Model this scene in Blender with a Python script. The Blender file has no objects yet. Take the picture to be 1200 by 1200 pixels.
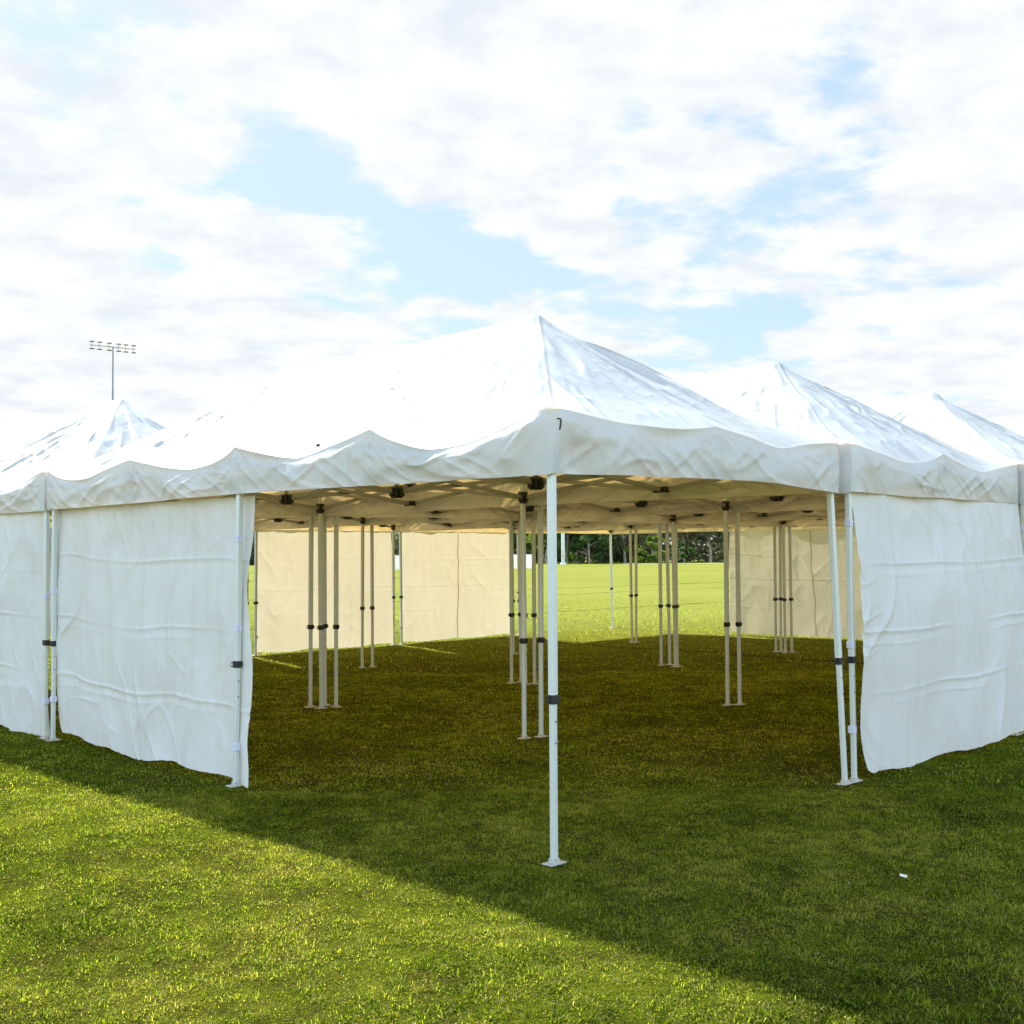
import bpy, math, random
import numpy as np
from mathutils import Vector, Matrix, Quaternion

random.seed(7)
rng = np.random.default_rng(11)
scene = bpy.context.scene
COL = scene.collection

# ------------------------------------------------------------------ camera
CAM_H, PITCH, ROLL, FPX = 1.6005, 0.0358, -0.007, 1372.6
cam_data = bpy.data.cameras.new('camera')
cam_data.sensor_width = 36.0
cam_data.lens = 36.0 * FPX / 1200.0
cam_data.clip_start = 0.05
cam_data.clip_end = 12000
cam = bpy.data.objects.new('camera', cam_data)
COL.objects.link(cam)
cam.matrix_world = (Matrix.Translation((0, 0, CAM_H)) @ Matrix.Rotation(math.pi / 2 + PITCH, 4, 'X')
                    @ Matrix.Rotation(ROLL, 4, 'Z'))
scene.camera = cam

# ------------------------------------------------------------------ noise
def _hash(ix, iy, seed):
    h = (ix.astype(np.int64) * 374761393 + iy.astype(np.int64) * 668265263 + seed * 1442695041) & 0xFFFFFFFF
    h = ((h ^ (h >> 13)) * 1274126177) & 0xFFFFFFFF
    h = h ^ (h >> 16)
    return (h & 0xFFFFFF) / float(0xFFFFFF) * 2 - 1

def vn(x, y, seed=0):
    """smooth value noise in -1..1"""
    x = np.asarray(x, float); y = np.asarray(y, float)
    x, y = np.broadcast_arrays(x, y)
    ix = np.floor(x); iy = np.floor(y)
    fx = x - ix; fy = y - iy
    fx = fx * fx * fx * (fx * (fx * 6 - 15) + 10); fy = fy * fy * fy * (fy * (fy * 6 - 15) + 10)
    a = _hash(ix, iy, seed); b = _hash(ix + 1, iy, seed)
    c = _hash(ix, iy + 1, seed); d = _hash(ix + 1, iy + 1, seed)
    return (a * (1 - fx) + b * fx) * (1 - fy) + (c * (1 - fx) + d * fx) * fy

def fbm(x, y, seed=0, octaves=4):
    s = 0; a = 1.0; n = 0
    for k in range(octaves):
        s = s + a * vn(np.asarray(x) * 2 ** k + 17.3 * k, np.asarray(y) * 2 ** k - 9.1 * k, seed + k)
        n += a; a *= 0.5
    return s / n

def ridge(x, y, seed=0):
    return 1 - np.abs(vn(x, y, seed))

# ------------------------------------------------------------------ materials
def new_mat(name):
    m = bpy.data.materials.new(name); m.use_nodes = True
    nt = m.node_tree; nt.nodes.clear()
    out = nt.nodes.new('ShaderNodeOutputMaterial')
    return m, nt, out

def N(nt, kind, **kw):
    n = nt.nodes.new(kind)
    for k, v in kw.items(): setattr(n, k, v)
    return n

def ramp(nt, fac, stops):
    r = N(nt, 'ShaderNodeValToRGB')
    els = r.color_ramp.elements
    while len(els) < len(stops): els.new(0.5)
    for e, (p, c) in zip(els, stops):
        e.position = p; e.color = (*c, 1) if len(c) == 3 else c
    nt.links.new(fac, r.inputs[0])
    return r.outputs[0]

def math_n(nt, op, a, b=None, clamp=False):
    n = N(nt, 'ShaderNodeMath', operation=op); n.use_clamp = clamp
    for i, v in enumerate((a, b)):
        if v is None: continue
        if isinstance(v, (int, float)): n.inputs[i].default_value = v
        else: nt.links.new(v, n.inputs[i])
    return n.outputs[0]

def noise(nt, vec, scale, detail=4, rough=0.55, dist=0.0):
    n = N(nt, 'ShaderNodeTexNoise'); n.inputs['Scale'].default_value = scale
    n.inputs['Detail'].default_value = detail; n.inputs['Roughness'].default_value = rough
    n.inputs['Distortion'].default_value = dist
    if vec is not None: nt.links.new(vec, n.inputs['Vector'])
    return n.outputs['Fac']

def mixc(nt, fac, a, b, blend='MIX'):
    n = N(nt, 'ShaderNodeMix', data_type='RGBA', blend_type=blend)
    for sock, v in ((n.inputs[0], fac), (n.inputs[6], a), (n.inputs[7], b)):
        if isinstance(v, (int, float)): sock.default_value = v
        elif isinstance(v, tuple): sock.default_value = (*v, 1)
        else: nt.links.new(v, sock)
    return n.outputs[2]

def fabric_mat(name, trans, trans_col, base=(0.80, 0.815, 0.82), bump=0.25):
    m, nt, out = new_mat(name)
    tc = N(nt, 'ShaderNodeTexCoord').outputs['Object']
    n1 = noise(nt, tc, 2.2, 5, 0.6)
    n2 = noise(nt, tc, 11.0, 5, 0.65, 0.6)
    mp = N(nt, 'ShaderNodeMapping'); mp.inputs['Scale'].default_value = (7, 7, 0.9); nt.links.new(tc, mp.inputs[0])
    n4 = noise(nt, mp.outputs[0], 1.6, 4, 0.6)
    grime_fold_shade = ramp(nt, n1, [(0.35, (base[0] * 0.93, base[1] * 0.93, base[2] * 0.90)), (0.62, base)])
    streak = ramp(nt, n4, [(0.30, (0.90, 0.90, 0.87)), (0.5, (1, 1, 1))])
    col = mixc(nt, 0.6, grime_fold_shade, streak, 'MULTIPLY')
    ga = N(nt, 'ShaderNodeAttribute', attribute_name='grime_fold_shade')
    col = mixc(nt, ga.outputs['Fac'], col, (0.33, 0.35, 0.36))  # greys the seam tape and carries the shade painted along folds
    n3 = noise(nt, tc, 34.0, 3, 0.5)
    vo = N(nt, 'ShaderNodeTexVoronoi', feature='DISTANCE_TO_EDGE'); vo.inputs['Scale'].default_value = 5.5
    dmp = N(nt, 'ShaderNodeMapping'); nt.links.new(tc, dmp.inputs[0])
    addv = N(nt, 'ShaderNodeVectorMath', operation='ADD')
    cn = N(nt, 'ShaderNodeTexNoise'); cn.inputs['Scale'].default_value = 3.0; nt.links.new(tc, cn.inputs['Vector'])
    nt.links.new(tc, addv.inputs[0]); nt.links.new(cn.outputs['Color'], addv.inputs[1])
    nt.links.new(addv.outputs[0], vo.inputs['Vector'])
    cre = math_n(nt, 'MINIMUM', vo.outputs['Distance'], 0.09)
    h = math_n(nt, 'ADD', math_n(nt, 'MULTIPLY', n2, 0.6), math_n(nt, 'MULTIPLY', n3, 0.10))
    h = math_n(nt, 'ADD', h, math_n(nt, 'MULTIPLY', cre, 0.5))
    b = N(nt, 'ShaderNodeBump'); b.inputs['Strength'].default_value = bump; b.inputs['Distance'].default_value = 0.02
    nt.links.new(h, b.inputs['Height'])
    pr = N(nt, 'ShaderNodeBsdfPrincipled'); nt.links.new(col, pr.inputs['Base Color'])
    pr.inputs['Roughness'].default_value = 0.45; pr.inputs['Specular IOR Level'].default_value = 0.35
    nt.links.new(b.outputs[0], pr.inputs['Normal'])
    tr = N(nt, 'ShaderNodeBsdfTranslucent')
    tcol = mixc(nt, 0.5, trans_col, streak, 'MULTIPLY')
    nt.links.new(tcol, tr.inputs[0]); nt.links.new(b.outputs[0], tr.inputs['Normal'])
    mx = N(nt, 'ShaderNodeMixShader'); mx.inputs[0].default_value = trans
    nt.links.new(pr.outputs[0], mx.inputs[1]); nt.links.new(tr.outputs[0], mx.inputs[2])
    nt.links.new(mx.outputs[0], out.inputs[0])
    return m

def simple_mat(name, col, rough=0.5, metal=0.0, var=0.12, scale=9.0, spec=0.5):
    m, nt, out = new_mat(name)
    tc = N(nt, 'ShaderNodeTexCoord').outputs['Object']
    n = noise(nt, tc, scale, 5, 0.6)
    lo = tuple(c * (1 - var) for c in col); hi = tuple(min(1, c * (1 + var)) for c in col)
    c = ramp(nt, n, [(0.3, lo), (0.7, hi)])
    pr = N(nt, 'ShaderNodeBsdfPrincipled'); nt.links.new(c, pr.inputs['Base Color'])
    pr.inputs['Roughness'].default_value = rough; pr.inputs['Metallic'].default_value = metal
    pr.inputs['Specular IOR Level'].default_value = spec
    nt.links.new(pr.outputs[0], out.inputs[0])
    return m

M = {}
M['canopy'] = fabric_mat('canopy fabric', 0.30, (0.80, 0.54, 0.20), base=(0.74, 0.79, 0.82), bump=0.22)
M['wall'] = fabric_mat('side wall fabric', 0.26, (0.78, 0.70, 0.52), base=(0.76, 0.82, 0.875), bump=0.20)
M['banner'] = fabric_mat('white mesh banner', 0.5, (0.8, 0.8, 0.8))
M['metal'] = simple_mat('powder coated aluminium', (0.60, 0.655, 0.645), 0.38, 0.15, 0.05, 4)
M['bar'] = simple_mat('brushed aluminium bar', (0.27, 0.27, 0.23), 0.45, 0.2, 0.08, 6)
M['black'] = simple_mat('black nylon', (0.012, 0.013, 0.015), 0.45, 0, 0.2, 20)
M['strap'] = simple_mat('lavender hook tape', (0.62, 0.64, 0.80), 0.8, 0, 0.06, 20)
M['galv'] = simple_mat('galvanised plate', (0.55, 0.56, 0.55), 0.45, 0.5, 0.15, 20)
M['ink'] = simple_mat('black ink', (0.01, 0.02, 0.025), 0.6, 0, 0.1)
M['cord'] = simple_mat('pale cord', (0.55, 0.46, 0.25), 0.8, 0, 0.1)
M['whitepaint'] = simple_mat('white painted board', (0.80, 0.80, 0.78), 0.5, 0, 0.05, 2)
M['greypole'] = simple_mat('grey steel mast', (0.28, 0.29, 0.30), 0.5, 0.3, 0.1, 1)
M['palepole'] = simple_mat('pale steel mast', (0.50, 0.58, 0.55), 0.5, 0.2, 0.08, 1)
M['lamp'] = simple_mat('floodlight housing', (0.10, 0.11, 0.08), 0.5, 0.3, 0.2, 3)
M['arm'] = simple_mat('yellowed steel arm', (0.40, 0.38, 0.20), 0.5, 0.2, 0.1, 3)
M['bark'] = simple_mat('gum bark', (0.30, 0.26, 0.21), 0.8, 0, 0.35, 1.2)
M['scrap'] = simple_mat('white foam scrap', (0.80, 0.78, 0.70), 0.7, 0, 0.05, 50)
M['sand'] = simple_mat('pale sandy path', (0.42, 0.38, 0.30), 0.9, 0, 0.15, 0.4)

# ------------------------------------------------------------------ mesh helpers
class MB:
    def __init__(self): self.v = []; self.f = []; self.mi = []
    def add(self, v, f, mi=0):
        o = len(self.v); self.v += [tuple(p) for p in v]
        self.f += [tuple(i + o for i in q) for q in f]; self.mi += [mi] * len(f)
    def tube(self, prof, a, b, up=None, mi=0):
        """prism with a 2-D profile swept from a to b, capped"""
        a = Vector(a); b = Vector(b); d = (b - a).normalized()
        if up is None: up = Vector((1, 0, 0)) if abs(d.z) > 0.9 else Vector((0, 0, 1))
        s = d.cross(Vector(up)).normalized(); u = s.cross(d).normalized()
        if abs(d.z) > 0.9: s, u = Vector((1, 0, 0)), Vector((0, 1, 0)); s = (s - d * s.dot(d)).normalized(); u = d.cross(s)
        n = len(prof)
        v = [a + s * p + u * q for p, q in prof] + [b + s * p + u * q for p, q in prof]
        f = [(i, (i + 1) % n, n + (i + 1) % n, n + i) for i in range(n)]
        f += [tuple(range(n))[::-1], tuple(range(n, 2 * n))]
        self.add(v, f, mi)
    def box(self, c, h, ch=0.0, mi=0, ang=0.0):
        """chamfered upright box: half sizes h, vertical-edge and rim chamfer ch"""
        cx, cy, cz = c; hx, hy, hz = h
        ca, sa = math.cos(ang), math.sin(ang)
        def ringp(sx, sy, cc, z):
            p = [(sx, -sy + cc), (sx, sy - cc), (sx - cc, sy), (-sx + cc, sy), (-sx, sy - cc), (-sx, -sy + cc), (-sx + cc, -sy), (sx - cc, -sy)]
            return [(cx + x * ca - y * sa, cy + x * sa + y * ca, z) for x, y in p]
        c2 = max(ch, 0.0004)
        rs = [ringp(hx - c2, hy - c2, c2, cz - hz), ringp(hx, hy, c2, cz - hz + c2), ringp(hx, hy, c2, cz + hz - c2), ringp(hx - c2, hy - c2, c2, cz + hz)]
        v = [p for r in rs for p in r]; f = []
        for k in range(3):
            for i in range(8): f.append((k * 8 + i, k * 8 + (i + 1) % 8, (k + 1) * 8 + (i + 1) % 8, (k + 1) * 8 + i))
        f += [tuple(range(8))[::-1], tuple(range(24, 32))]
        self.add(v, f, mi)
    def build(self, name, mats, parent=None, smooth=False):
        me = bpy.data.meshes.new(name); me.from_pydata(self.v, [], self.f)
        mats = mats if isinstance(mats, (list, tuple)) else [mats]
        for m in mats: me.materials.append(m)
        if len(mats) > 1: me.polygons.foreach_set('material_index', self.mi)
        if smooth: me.polygons.foreach_set('use_smooth', [True] * len(me.polygons))
        me.validate(); me.update()
        return link(name, me, parent)

def link(name, me, parent=None):
    o = bpy.data.objects.new(name, me); COL.objects.link(o)
    if parent is not None: o.parent = parent
    return o

def grid_mesh(name, X, Y, Z, mat, parent=None):
    """X,Y,Z are (n,m) arrays"""
    n, m = X.shape
    co = np.stack([X, Y, Z], -1).reshape(-1, 3).astype(np.float32)
    i = np.arange(n * m).reshape(n, m)
    q = np.stack([i[:-1, :-1], i[1:, :-1], i[1:, 1:], i[:-1, 1:]], -1).reshape(-1, 4)
    return raw_mesh(name, co, q, mat, parent)

def raw_mesh(name, co, faces, mat, parent=None, smooth=True):
    me = bpy.data.meshes.new(name)
    k = faces.shape[1]
    me.vertices.add(len(co)); me.vertices.foreach_set('co', np.asarray(co, np.float32).ravel())
    me.loops.add(faces.size); me.loops.foreach_set('vertex_index', faces.astype(np.int32).ravel())
    me.polygons.add(len(faces))
    me.polygons.foreach_set('loop_start', np.arange(len(faces), dtype=np.int32) * k)
    if smooth: me.polygons.foreach_set('use_smooth', np.ones(len(faces), bool))
    me.materials.append(mat); me.update(calc_edges=True); me.validate()
    return link(name, me, parent)

def empty(name, loc, rz=0.0):
    o = bpy.data.objects.new(name, None); COL.objects.link(o)
    o.location = loc; o.rotation_euler = (0, 0, rz); o.empty_display_size = 0.2
    return o

def tag(o, label=None, cat=None, group=None, kind=None):
    if label: o['label'] = label
    if cat: o['category'] = cat
    if group: o['group'] = group
    if kind: o['kind'] = kind
    return o

def kids(o): return [c for c in bpy.data.objects if c.parent == o]

# ------------------------------------------------------------------ tents
P0 = np.array([0.2083, 6.01]); TH = 0.7908
U = np.array([math.cos(TH), math.sin(TH)]); V = np.array([-math.sin(TH), math.cos(TH)])
SU, SV = 3.01, 6.10
TW, TL = 2.94, 6.04
ZE, ZP, ZB = 2.365, 3.275, 2.012
INS = 0.048

def tri_sag(s, p=1.75):
    k = np.floor(s); f = s - k
    f = f ** (1 + 0.38 * np.sin(k * 2.3 + 0.9))
    p = p + 0.45 * np.sin(k * 1.7 + 2.6)
    return 1 - np.abs(2 * f - 1) ** p

def eave_z(side, s, seed, amp):
    """z of the eave crease; s in bays of 1.5 m along the side"""
    k = np.clip(np.floor(s), 0, 3).astype(int)
    a = np.asarray(amp[side])[np.minimum(k, len(amp[side]) - 1)]
    return ZE - a * tri_sag(s) + 0.018 * vn(s * 3.4, side * 7.7, seed) * np.clip(tri_sag(s), 0, 1)

def make_canopy(root, seed, amp, bow, fine=False):
    nx, ny = (251, 515) if fine else (141, 289)
    x = np.linspace(0, TW, nx)[:, None] * np.ones((1, ny)); y = np.linspace(0, TL, ny)[None, :] * np.ones((nx, 1))
    tx = np.minimum(x, TW - x) / (TW / 2); ty = np.minimum(y, TL - y) / 1.5
    k = 0.10
    h = np.clip(0.5 + 0.5 * (ty - tx) / k, 0, 1)
    t = ty * (1 - h) + tx * h - k * h * (1 - h)
    t = np.minimum(t, 1.0)
    prof = t - 0.10 * np.sin(math.pi * t) * (1 - 0.35 * t)
    e = np.zeros_like(x)
    wx = np.minimum(x, TW - x); wy = np.minimum(y, TL - y)
    ez_l = eave_z(0, y / TL * 4, seed, amp); ez_r = eave_z(1, y / TL * 4, seed, amp)
    ez_f = eave_z(2, x / TW * 2, seed, amp); ez_b = eave_z(3, x / TW * 2, seed, amp)
    sx = np.where(x < TW / 2, ez_l, ez_r) - ZE; sy = np.where(y < TL / 2, ez_f, ez_b) - ZE
    fall = lambda d: np.exp(-(d / 0.34) ** 1.25)
    z = ZE + (ZP - ZE) * prof + sx * fall(wx) + sy * fall(wy)
    # ridge sag between the two peaks
    mid = np.clip((y - 1.5) / (TL - 3.0), 0, 1)
    z -= 0.045 * np.sin(math.pi * mid) ** 1.2 * np.clip(t, 0, 1) ** 2
    # tension folds radiating from the two peaks
    edge = np.clip(np.minimum(wx, wy) / 0.25, 0, 1)
    hipm = np.clip(np.abs(tx - ty) / 0.16, 0, 1)
    for ay, sd in ((1.5, 1), (TL - 1.5, 2)):
        dx = x - TW / 2; dy = y - ay
        r = np.hypot(dx, dy) + 1e-6; th = np.arctan2(dy, dx)
        cth, sth = np.cos(th), np.sin(th)
        own = 1 / (1 + np.exp(((np.abs(y - ay) - np.abs(y - (TL - ay))) / 0.25).clip(-40, 40)))
        rr = np.clip((r - 0.12) / 0.6, 0, 1); rr2 = np.clip((r - 0.35) / 0.9, 0, 1)
        w = vn(th * 5.2 + 0.25 * vn(x * 2, y * 2, seed + 3), r * 0.55, seed + sd)
        f1 = (1 - np.sqrt(w * w + 0.012)) ** 3
        w2 = vn(th * 10.5 + 0.4 * vn(x * 3, y * 3, seed + 5), r * 0.8, seed + sd + 20)
        f2 = (1 - np.sqrt(w2 * w2 + 0.02)) ** 3 * rr2
        m1 = np.clip(0.55 + vn(x * 1.1, y * 1.1, seed + 31), 0, 1)
        m2 = np.clip(0.35 + vn(x * 1.7 + 9, y * 1.7, seed + 33), 0, 1)
        z += own * edge * rr * (0.064 * f1 * m1 + 0.036 * f2 * m2 * hipm) * np.clip(1.3 - r / 2.6, 0.15, 1)
        z += own * 0.03 * np.exp(-(r / 0.10) ** 2)
    grime_fold_shade = np.zeros_like(z)
    # sharp pulled creases that run down from each peak, and welted hip seams
    cr_r = np.random.default_rng(seed + 900)
    sc_ = 1.0 if fine else 0.7
    for ay, sgn_ in ((1.5, -1), (TL - 1.5, 1)):
        dx = x - TW / 2; dy = y - ay
        r = np.hypot(dx, dy)
        for q in range(58):
            th0 = cr_r.uniform(-math.pi, math.pi); r0 = cr_r.uniform(0.12, 1.5); ln_ = cr_r.uniform(0.25, 1.5)
            wd_ = cr_r.uniform(0.010, 0.020) if fine else 0.026; hh_ = cr_r.uniform(0.006, 0.016) * sc_
            if math.sin(th0) * sgn_ < -0.2: ln_ *= 0.9
            ca_, sa_ = math.cos(th0), math.sin(th0)
            al = dx * ca_ + dy * sa_; la = -dx * sa_ + dy * ca_
            la = la + 0.03 * np.sin(al * cr_r.uniform(2, 5) + q) + cr_r.uniform(-0.25, 0.25) * np.clip(al - r0, 0, 9)
            win = np.clip((al - r0) / 0.15, 0, 1) * np.clip((r0 + ln_ - al) / 0.3, 0, 1)
            z += edge * win * hh_ * np.exp(-np.abs(la / wd_) ** 1.5)
            if q % 2: grime_fold_shade = np.maximum(grime_fold_shade, edge * win * cr_r.uniform(0.15, 0.55) * np.exp(-((la - wd_ * 0.8) / (0.012 if fine else 0.02)) ** 2))  # grime line doubling as painted shade beside the fold
        for q in range(46):
            side_ = 1 if q % 2 else -1
            th0 = cr_r.uniform(-1.1, 1.1) + (0 if side_ > 0 else math.pi)
            if q % 5 == 0: th0 = sgn_ * math.pi / 2 + cr_r.uniform(-0.7, 0.7)
            ox = cr_r.uniform(0.0, 0.9); oy = cr_r.uniform(-0.3, 1.5) * (-sgn_)
            ca_, sa_ = math.cos(th0), math.sin(th0)
            ex, ey = dx - ox * ca_, dy - oy
            al = ex * ca_ + ey * sa_; la = -ex * sa_ + ey * ca_
            la = la + 0.04 * np.sin(al * cr_r.uniform(2, 4) + q)
            ln_ = cr_r.uniform(0.3, 0.9); wd_ = cr_r.uniform(0.018, 0.045); hh_ = wd_ * cr_r.uniform(0.22, 0.40)
            win = np.clip(al / 0.2, 0, 1) * np.clip((ln_ - al) / 0.3, 0, 1)
            z += edge * hipm * win * hh_ * np.exp(-np.abs(la / wd_) ** 1.6)
    dh_ = (tx - ty) * 1.05
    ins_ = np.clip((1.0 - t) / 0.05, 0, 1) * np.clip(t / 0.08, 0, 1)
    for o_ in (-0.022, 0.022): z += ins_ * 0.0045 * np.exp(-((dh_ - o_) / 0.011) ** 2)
    grime_fold_shade = np.maximum(grime_fold_shade, ins_ * 0.75 * np.exp(-((dh_ - 0.03) / 0.010) ** 2))
    grime_fold_shade = np.maximum(grime_fold_shade, ins_ * 0.5 * np.exp(-((dh_ + 0.03) / 0.010) ** 2))
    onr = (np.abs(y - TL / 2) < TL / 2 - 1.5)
    grime_fold_shade = np.maximum(grime_fold_shade, onr * 0.75 * np.exp(-((np.abs(x - TW / 2) - 0.035) / 0.011) ** 2))
    for ys_ in (TL / 2 - 0.01, 1.55, TL - 1.55): grime_fold_shade = np.maximum(grime_fold_shade, 0.30 * np.exp(-((y - ys_) / 0.009) ** 2) * edge)
    grime_fold_shade *= np.clip(0.75 + 0.6 * vn(x * 3, y * 3, seed + 77), 0.1, 1)
    # slack belly folds and crumples
    z += edge * 0.022 * fbm(x * 1.6 + 3, y * 1.6, seed + 41, 3)
    cr = (1 - np.abs(vn(x * 5 + 2 * vn(x * 2, y * 2, seed), y * 2.2 - x * 2, seed + 43))) ** 4
    z += edge * hipm * 0.018 * cr * np.clip(vn(x * 1.3, y * 1.3, seed + 44) + 0.3, 0, 1)
    cr2 = (1 - np.abs(vn(x * 9 + y * 5, y * 9 - x * 4, seed + 45))) ** 3
    z += edge * hipm * 0.004 * cr2
    can = grid_mesh('canopy', x, y, z, M['canopy'], root)
    at_ = can.data.attributes.new('grime_fold_shade', 'FLOAT', 'POINT'); at_.data.foreach_set('value', grime_fold_shade.reshape(-1).astype(np.float32))
    # welted hip and ridge seams that lie on the cloth
    # valance: one continuous skirt round the four sides
    per = []
    for side in range(4):
        n = 60 if side >= 2 else 120
        s = np.linspace(0, 1, n, endpoint=False)
        per.append((side, s))
    order = [(2, 1), (1, 1), (3, -1), (0, -1)]
    PX, PY, NX_, NY_, ET, SS, BW = [], [], [], [], [], [], []
    arc = 0
    for side, dr in order:
        n = 130 if side >= 2 else 266
        q = np.linspace(0, 1, n, endpoint=False)
        s = q if dr > 0 else 1 - q
        if side == 2: px, py, nx_, ny_, ln, et = s * TW, s * 0, 0, -1, TW, eave_z(2, s * 2, seed, amp)
        if side == 3: px, py, nx_, ny_, ln, et = s * TW, s * 0 + TL, 0, 1, TW, eave_z(3, s * 2, seed, amp)
        if side == 0: px, py, nx_, ny_, ln, et = s * 0, s * TL, -1, 0, TL, eave_z(0, s * 4, seed, amp)
        if side == 1: px, py, nx_, ny_, ln, et = s * 0 + TW, s * TL, 1, 0, TL, eave_z(1, s * 4, seed, amp)
        PX.append(px); PY.append(py); NX_.append(np.full(n, nx_, float)); NY_.append(np.full(n, ny_, float))
        ET.append(et); SS.append(arc + q * ln); arc += ln
        cor = np.minimum(q, 1 - q) * ln
        BW.append(np.stack([bow[side] * np.sin(math.pi * s) ** 1.5 + 0.006 * vn(s * 6, side * 3.0, seed + 60), np.clip(cor / 0.12, 0, 1)], -1))
    PX, PY, NX_, NY_, ET, SS = map(np.concatenate, (PX, PY, NX_, NY_, ET, SS)); BW = np.concatenate(BW)
    nz = 26
    hz = np.linspace(0, 1, nz)[None, :]
    cm = BW[:, 1:2]
    zb = ZB + BW[:, 0:1]
    zz = ET[:, None] * (1 - hz) + zb * hz
    sag = (ZE - ET)[:, None]
    off = np.sin(math.pi * np.clip(hz, 0, 1)) * (0.10 * sag + 0.010)
    off = off + cm * (0.030 * vn(SS[:, None] * 1.9, hz * 1.2 + 5, seed + 61) + 0.020 * hz * vn(SS[:, None] * 4.1, hz * 0.6, seed + 62))
    dg = vn(SS[:, None] * 4.5 + hz * 2.2, hz * 1.1 - SS[:, None] * 0.3, seed + 63)
    off = off + cm * 0.020 * (1 - np.abs(dg)) ** 4 * np.sin(math.pi * hz)
    bay = np.concatenate([np.minimum(np.abs(PX[:, None] - np.array([0, TW / 2, TW])).min(1), 9) * (np.abs(NY_) > 0) + np.abs(PY[:, None] - np.array([0, .25, .5, .75, 1]) * TL).min(1) * (np.abs(NX_) > 0)])
    kk = np.round(SS / 1.5)
    sgn = np.sign(np.sin(SS * 2 * math.pi / 1.5)) 
    dz_ = (ET[:, None] - zz) + 0.02
    ang = np.arctan2(bay[:, None], dz_) * sgn[:, None]
    cr_ = (1 - np.sqrt(vn(ang * 5.0, kk[:, None] * 3.1, seed + 66) ** 2 + 0.01)) ** 3
    off = off + cm * 0.028 * cr_ * np.exp(-np.hypot(bay[:, None], dz_) / 0.28) * np.clip(dz_ / 0.06, 0, 1)
    dg = vn(SS[:, None] * 6.5 - hz * 3.0, hz * 1.5, seed + 64)
    off = off + cm * 0.013 * (1 - np.abs(dg)) ** 4 * np.clip(hz * 2, 0, 1)
    off = np.where(hz < 0.02, 0.0, off) * np.clip(hz * 5, 0, 1)
    X = PX[:, None] + NX_[:, None] * off; Y = PY[:, None] + NY_[:, None] * off
    # hem: thicker lip at the bottom
    Xc = np.concatenate([X, X[:1]]); Yc = np.concatenate([Y, Y[:1]]); Zc = np.concatenate([zz, zz[:1]])
    nf = (NX_[:, None], NY_[:, None])
    val = grid_mesh('valance', Xc, Yc, Zc, M['canopy'], can)
    return can, val

# leg prototypes (local to the leg's foot)
def sq_prof(h, c):
    return [(h, -h + c), (h, h - c), (h - c, h), (-h + c, h), (-h, h - c), (-h, -h + c), (-h + c, -h), (h - c, -h)]

mb = MB(); mb.tube(sq_prof(0.0205, 0.006), (0, 0, 0.82), (0, 0, 2.30)); PROTO_UP = mb.build('leg', M['metal'])
mb = MB(); mb.tube(sq_prof(0.0170, 0.005), (0, 0, 0.012), (0, 0, 0.83))
for zz in (0.73, 0.62):
    for dx, dy in ((0, -0.0172),):
        mb.box((dx, dy, zz), (0.0035, 0.0035, 0.0045), 0.001, 1)
PROTO_LOW = mb.build('lower_tube', [M['metal'], M['black']])
mb = MB(); mb.box((0, 0, 0.845), (0.0265, 0.0265, 0.024), 0.006)
mb.box((0.031, -0.006, 0.845), (0.008, 0.013, 0.013), 0.003)
ringpts = [(-0.027 - 0.012 + 0.015 * math.cos(a), 0.0, 0.845 + 0.017 * math.sin(a)) for a in np.linspace(0.3, 2 * math.pi - 0.3, 11)]
for a, b in zip(ringpts[:-1], ringpts[1:]): mb.tube([(0.003 * math.cos(q), 0.003 * math.sin(q)) for q in np.linspace(0, 2 * math.pi, 6, endpoint=False)], a, b, up=(0, 1, 0))
PROTO_CLAMP = mb.build('clamp', M['black'])
mb = MB(); mb.box((0, 0, 0.004), (0.058, 0.036, 0.004), 0.0015); mb.box((0, 0, 0.018), (0.022, 0.022, 0.012), 0.003)
PROTO_FOOT = mb.build('foot_plate', M['galv'])
mb = MB(); mb.box((0, 0, 2.10), (0.033, 0.033, 0.042), 0.006)
for dx, dy in ((1, 0), (-1, 0), (0, 1), (0, -1)): mb.box((dx * 0.030, dy * 0.030, 2.098), (0.011 + 0.002 * abs(dx), 0.011 + 0.002 * abs(dy), 0.022), 0.004)
mb.box((0, 0, 2.055), (0.024, 0.024, 0.018), 0.006)
PROTO_SLIDE = mb.build('slider', M['black'])
mb = MB(); mb.box((0, 0, 2.275), (0.028, 0.028, 0.026), 0.005)
PROTO_TOP = mb.build('top_bracket', M['black'])
LEGP = [PROTO_UP, PROTO_LOW, PROTO_CLAMP, PROTO_FOOT, PROTO_SLIDE, PROTO_TOP]
for o in LEGP: COL.objects.unlink(o)

def make_leg(root, x, y, lean=(0, 0), rot=0.0):
    """upper tube is the part, everything else a sub-part; lean moves the foot while the head stays"""
    up = PROTO_UP.copy(); COL.objects.link(up); up.parent = root
    H = 2.1
    fx, fy = x + lean[0], y + lean[1]
    d = Vector((x - fx, y - fy, H)).normalized()
    q = Vector((0, 0, 1)).rotation_difference(d) @ Quaternion((0, 0, 1), rot)
    up.location = (fx, fy, 0); up.rotation_mode = 'QUATERNION'; up.rotation_quaternion = q
    for p in LEGP[1:]:
        c = p.copy(); COL.objects.link(c); c.parent = up
    return up

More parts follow.
